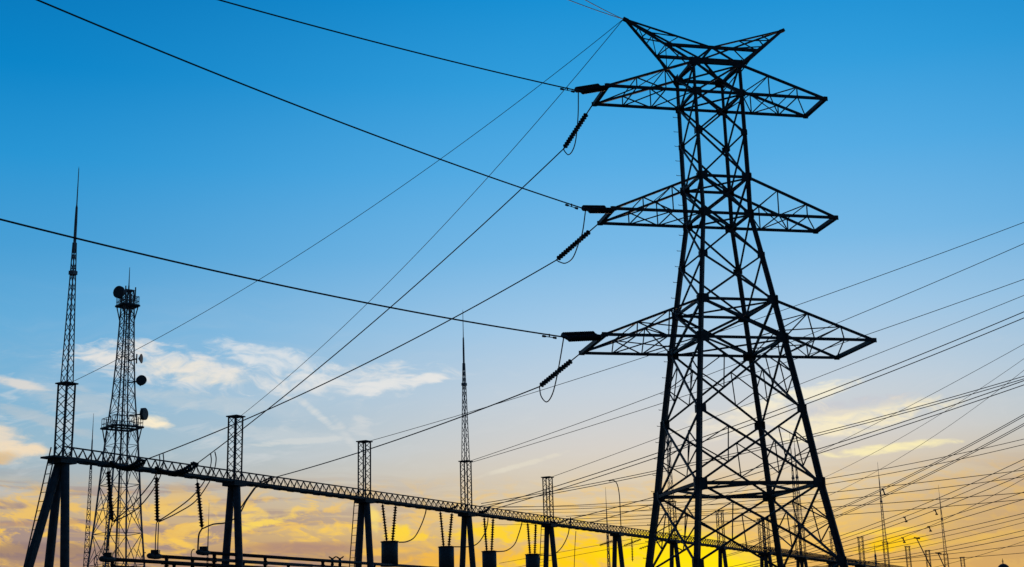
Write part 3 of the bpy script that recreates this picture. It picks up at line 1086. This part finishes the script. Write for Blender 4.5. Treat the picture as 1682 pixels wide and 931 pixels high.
# small fittings seen on the long tube
for px in (546, 558.5):
    Y = 98
    c = at(px, 924, Y)
    root = empty('post_insulator', V((c.x, c.y, 0)))
    tag(root, 'small mushroom shaped fitting low between second and third gantry posts, %s of the two' % ('left' if px < 550 else 'right'), 'insulator', 'mushroom shaped fittings')
    MB().tube([V((0, 0, 0)), V((0, 0, c.z - .2))], .09, 8).build('column', CONC, root)
    MB().lathe(V((0, 0, c.z - .3)), V((0, 0, c.z + .3)), [(0, .1), (.3, .13), (.4, .1), (.6, .13), (.75, .1), (1, .12)], 10).build('insulator_body', CERAM, root)
    m = MB()
    for q in (-1, 1):
        m.tube([V((q * (.06 + .2 * math.sin(t * math.pi / 6 * 1.1)), 0, c.z + .28 + .14 * math.cos((t - 3) * .55))) for t in range(7)], .035, 6)
    m.build('arcing_horn', STEEL, root)

# ------------------------------------------------------------------ telecom tower
TY = 140.0
tlv = [(915, 89), (854, 76), (774, 63), (707, 51), (653, 38.6), (585, 29.5), (507, 22.5), (478, 19)]
axis = at(193.5, 860, TY)
tower = empty('telecom_tower', V((axis.x, axis.y, 0)), R(41))
tag(tower, 'tall tapering lattice telecom tower with round dishes and two platforms', 'tower')
k_ = TY / FPX * 1.01
tz = [(at(193.5, y, TY).z, w * k_ / 2 / math.sqrt(2) * 1.01) for y, w in tlv]
slope = (tz[0][1] - tz[1][1]) / (tz[1][0] - tz[0][0])
tz = [(0.0, tz[0][1] + slope * tz[0][0])] + tz


def tw_(z):
    for (z0, w0), (z1, w1) in zip(tz, tz[1:]):
        if z <= z1:
            return w0 + (w1 - w0) * (z - z0) / (z1 - z0)
    return tz[-1][1]


ztop = tz[-1][0]
for c in CORN:
    m = MB()
    for (z0, w0), (z1, w1) in zip(tz, tz[1:]):
        t = .14 if z0 < 22 else .11
        m.bar((c[0] * w0, c[1] * w0, z0), (c[0] * w1, c[1] * w1, z1), t)
    m.build('leg', MAST, tower)
zs, z = [0.0], 0.0
while z < ztop - .4:
    z += max(.8, tw_(z) * (1.8 if z > 25 else 2.7))
    zs.append(min(z, ztop))
for k in range(4):
    c0, c1 = CORN[k], CORN[(k + 1) % 4]
    m = MB()

    def P(c, z): return V((c[0] * tw_(z), c[1] * tw_(z), z))
    for za, zb in zip(zs, zs[1:]):
        t = .056 if za < 22 else .045
        m.bar(P(c0, za), P(c1, zb), t); m.bar(P(c1, za), P(c0, zb), t)
        m.bar(P(c0, za), P(c1, za), t)
        if za < 24:
            mid = (P(c0, (za + zb) / 2) + P(c1, (za + zb) / 2)) / 2
            for ca, cb in ((c0, c1), (c1, c0)):
                q1 = P(ca, za).lerp(mid, .5); q2 = P(ca, zb).lerp(mid, .5)
                l_ = P(ca, (za + zb) / 2)
                m.bar(q1, l_, .045); m.bar(q2, l_, .045)
            m.bar(P(c0, (za + zb) / 2), P(c1, (za + zb) / 2), .045)
    m.build('lattice_face', MAST, tower)
m = MB()
m.bar((-.16, -.1, 0), (-.1, -.1, ztop), .08, .16)
m.build('cable_tray', STEEL, tower)
MB.build(ladder_mb((.2, .15, 0), (.12, .1, ztop), .34), 'ladder', MAST, tower)
for py, wpx, rail in ((703, 66, 1.0), (503, 37, .95)):
    z = at(193.5, py, TY).z
    h = wpx * k_ / 2 * .74
    pl = MB()
    for s_ in range(4):
        a, b = CORN[s_], CORN[(s_ + 1) % 4]
        pl.bar((a[0] * h, a[1] * h, z), (b[0] * h, b[1] * h, z), .32, .16)
    pl.bar((-h, 0, z), (h, 0, z), .5, .1)
    for c in CORN:
        w = tw_(z - 1.6)
        pl.bar((c[0] * h * .95, c[1] * h * .95, z - .05), (c[0] * w, c[1] * w, z - 1.6), .09)
    plat = pl.build('platform', STEEL, tower)
    m = MB()
    for s_ in range(4):
        a, b = V((*CORN[s_], 0)) * h, V((*CORN[(s_ + 1) % 4], 0)) * h
        for zz in (.45, rail):
            m.bar(a + V((0, 0, z + zz)), b + V((0, 0, z + zz)), .05)
        for t in range(6):
            q = a.lerp(b, t / 6)
            m.bar(q + V((0, 0, z)), q + V((0, 0, z + rail)), .045)
    m.build('railing', MAST, plat)
inv = tower.matrix_basis.inverted() if False else (Matrix.Rotation(-R(41), 4, 'Z') @ Matrix.Translation(-V((axis.x, axis.y, 0))))
for (px, py, r, face, dep, lab) in ((196.5, 480, 10.5, (-.35, -.93, 0), .35, 'largest round dish, at the tower top'), (228, 589, 8, (1, -.05, 0), .5, 'small dish facing right, seen edge on'),
                                    (231.5, 625, 8.2, (.45, -.9, 0), .6, 'round drum dish at half height'), (234.5, 680, 10, (1, -.25, 0), .45, 'flat drum dish seen edge on')):
    c = inv @ at(px, py, TY - 1.2)
    f = (Matrix.Rotation(-R(41), 3, 'Z') @ V(face)).normalized()
    rr = r * k_
    m = MB()
    if r == 8:
        m.lathe(c + f * .28, c - f * .05, [(0, rr), (.12, rr * .97), (.5, rr * .55), (.9, rr * .15), (1, .05)], 20)
    else:
        m.lathe(c + f * dep * .7, c - f * dep * .5, [(0, rr * .9), (.05, rr), (.6, rr), (.8, rr * .7), (1, rr * .25)], 24)
    d = m.build('dish_antenna', DRUM, tower)
    d['label'] = lab
    ax = V((0, 0, c.z))
    hv = (c - ax)
    hv = hv * (1 - tw_(c.z) / hv.length)
    m = MB()
    m.bar(c - f * dep * .4, ax + (c - ax).normalized() * tw_(c.z) * .9, .12)
    m.bar(c - f * dep * .45 + V((0, 0, rr)), c - f * dep * .45 - V((0, 0, rr)), .1)
    m.build('mount', STEEL, d)
c = inv @ at(214.5, 470, TY)
MB().lathe((c.x * .2, c.y * .2, ztop - .4), (c.x * .2, c.y * .2, at(214, 439, TY).z), [(0, .09), (.3, .08), (.35, .06), (1, .03)], 8).build('whip_antenna', MAST, tower)
m = MB()
h = tz[-1][1]
for c in CORN:
    m.bar((c[0] * h * 1.3, c[1] * h * 1.3, ztop - 1.2), (c[0] * h * 1.3, c[1] * h * 1.3, ztop + .35), .1)
m.box((0, 0, ztop), h * 2.3, h * 2.3, .12)
m.build('antenna_frame', MAST, tower)


# ------------------------------------------------------------------ slender masts
def slender(px, ptopy, base_w, Y, label, pbase=None, lat=.75):
    t = at(px, ptopy, Y)
    root = empty('lightning_mast', V((t.x, t.y, 0)), R(20))
    tag(root, label, 'mast', 'slender free standing masts')
    zl = t.z * lat
    m = MB()

    def w(z): return (base_w * (1 - z / zl) + .16 * (z / zl)) / 2
    for c in CORN:
        m.bar((c[0] * w(0), c[1] * w(0), 0), (c[0] * w(zl), c[1] * w(zl), zl), .042)
    n = 34
    for k in range(n):
        za, zb = zl * k / n, zl * (k + 1) / n
        for i in range(4):
            p, q = CORN[i], CORN[(i + 1) % 4]
            m.bar((p[0] * w(za), p[1] * w(za), za), (q[0] * w(za), q[1] * w(za), za), .05)
            if k % 2: p, q = q, p
            m.bar((p[0] * w(za), p[1] * w(za), za), (q[0] * w(zb), q[1] * w(zb), zb), .04)
    m.build('lattice_shaft', MAST, root)
    MB().lathe((0, 0, zl - .4), (0, 0, t.z), [(0, .085), (.5, .06), (.55, .04), (1, .015)], 8).build('rod', MAST, root)
    return root


slender(153.8, 679, .75, 125, 'slender ladder like mast just left of the telecom tower', lat=.80)
slender(180, 792, .95, 120, 'slender ladder like mast seen through the telecom tower', lat=.93)
slender(343.5, 826, .4, 190, 'thin distant mast just left of the second gantry post', lat=.7)
slender(994.5, 800, .5, 170, 'thin distant mast left of the hooked dropper', lat=.75)
slender(1436, 893, .35, 200, 'thin short post between the nearer right mast and its left neighbour', lat=.9)

# ------------------------------------------------------------------ far right odds and ends
for (x0, y0), (x1, y1), lab in (((1505.5, 884), (1531, 935), 'slanting pole with a stub arm between the two right masts'), ((1541, 909), (1553, 935), 'short slanting pole at the foot of the farther right mast')):
    a, b = at(x0, y0, 215), at(x1, y1, 215)
    d = (b - a).normalized()
    b = a + d * (a.z / -d.z)
    root = empty('slanting_pole', b)
    tag(root, lab, 'pole', 'slanting poles at the lower right')
    MB().tube([V((0, 0, 0)), a - b], [.12, .08], 8).build('pole', STEEL, root)
    MB().bar(a - b + V((-.4, 0, .1)), a - b + V((.5, 0, -.05)), .2).build('stub_arm', STEEL, root)
c = at(1647.5, 926, 150)
root = empty('domed_turret', V((c.x, c.y, 0)))
tag(root, 'dark domed top with a thin spike at the lower right edge', 'dome')
rz = 9.0 * 150 / FPX
zt = c.z
MB().lathe((0, 0, 0), (0, 0, zt - rz * .8), [(0, rz * .8), (.96, rz * .8), (1, rz)], 20).build('shaft', CONC, root)
m = MB().lathe((0, 0, zt - rz * .8), (0, 0, zt), [(0, rz), (.3, rz * .97), (.6, rz * .8), (.85, rz * .55), (1, rz * .3)], 20)
m.sm = True
m.build('dome', DRUM, root)
MB().lathe((0, 0, zt - .05), (0, 0, zt + 8.5 * 150 / FPX), [(0, .06), (.5, .05), (.52, .12), (.6, .12), (.62, .04), (1, .02)], 8).build('spike', STEEL, root)
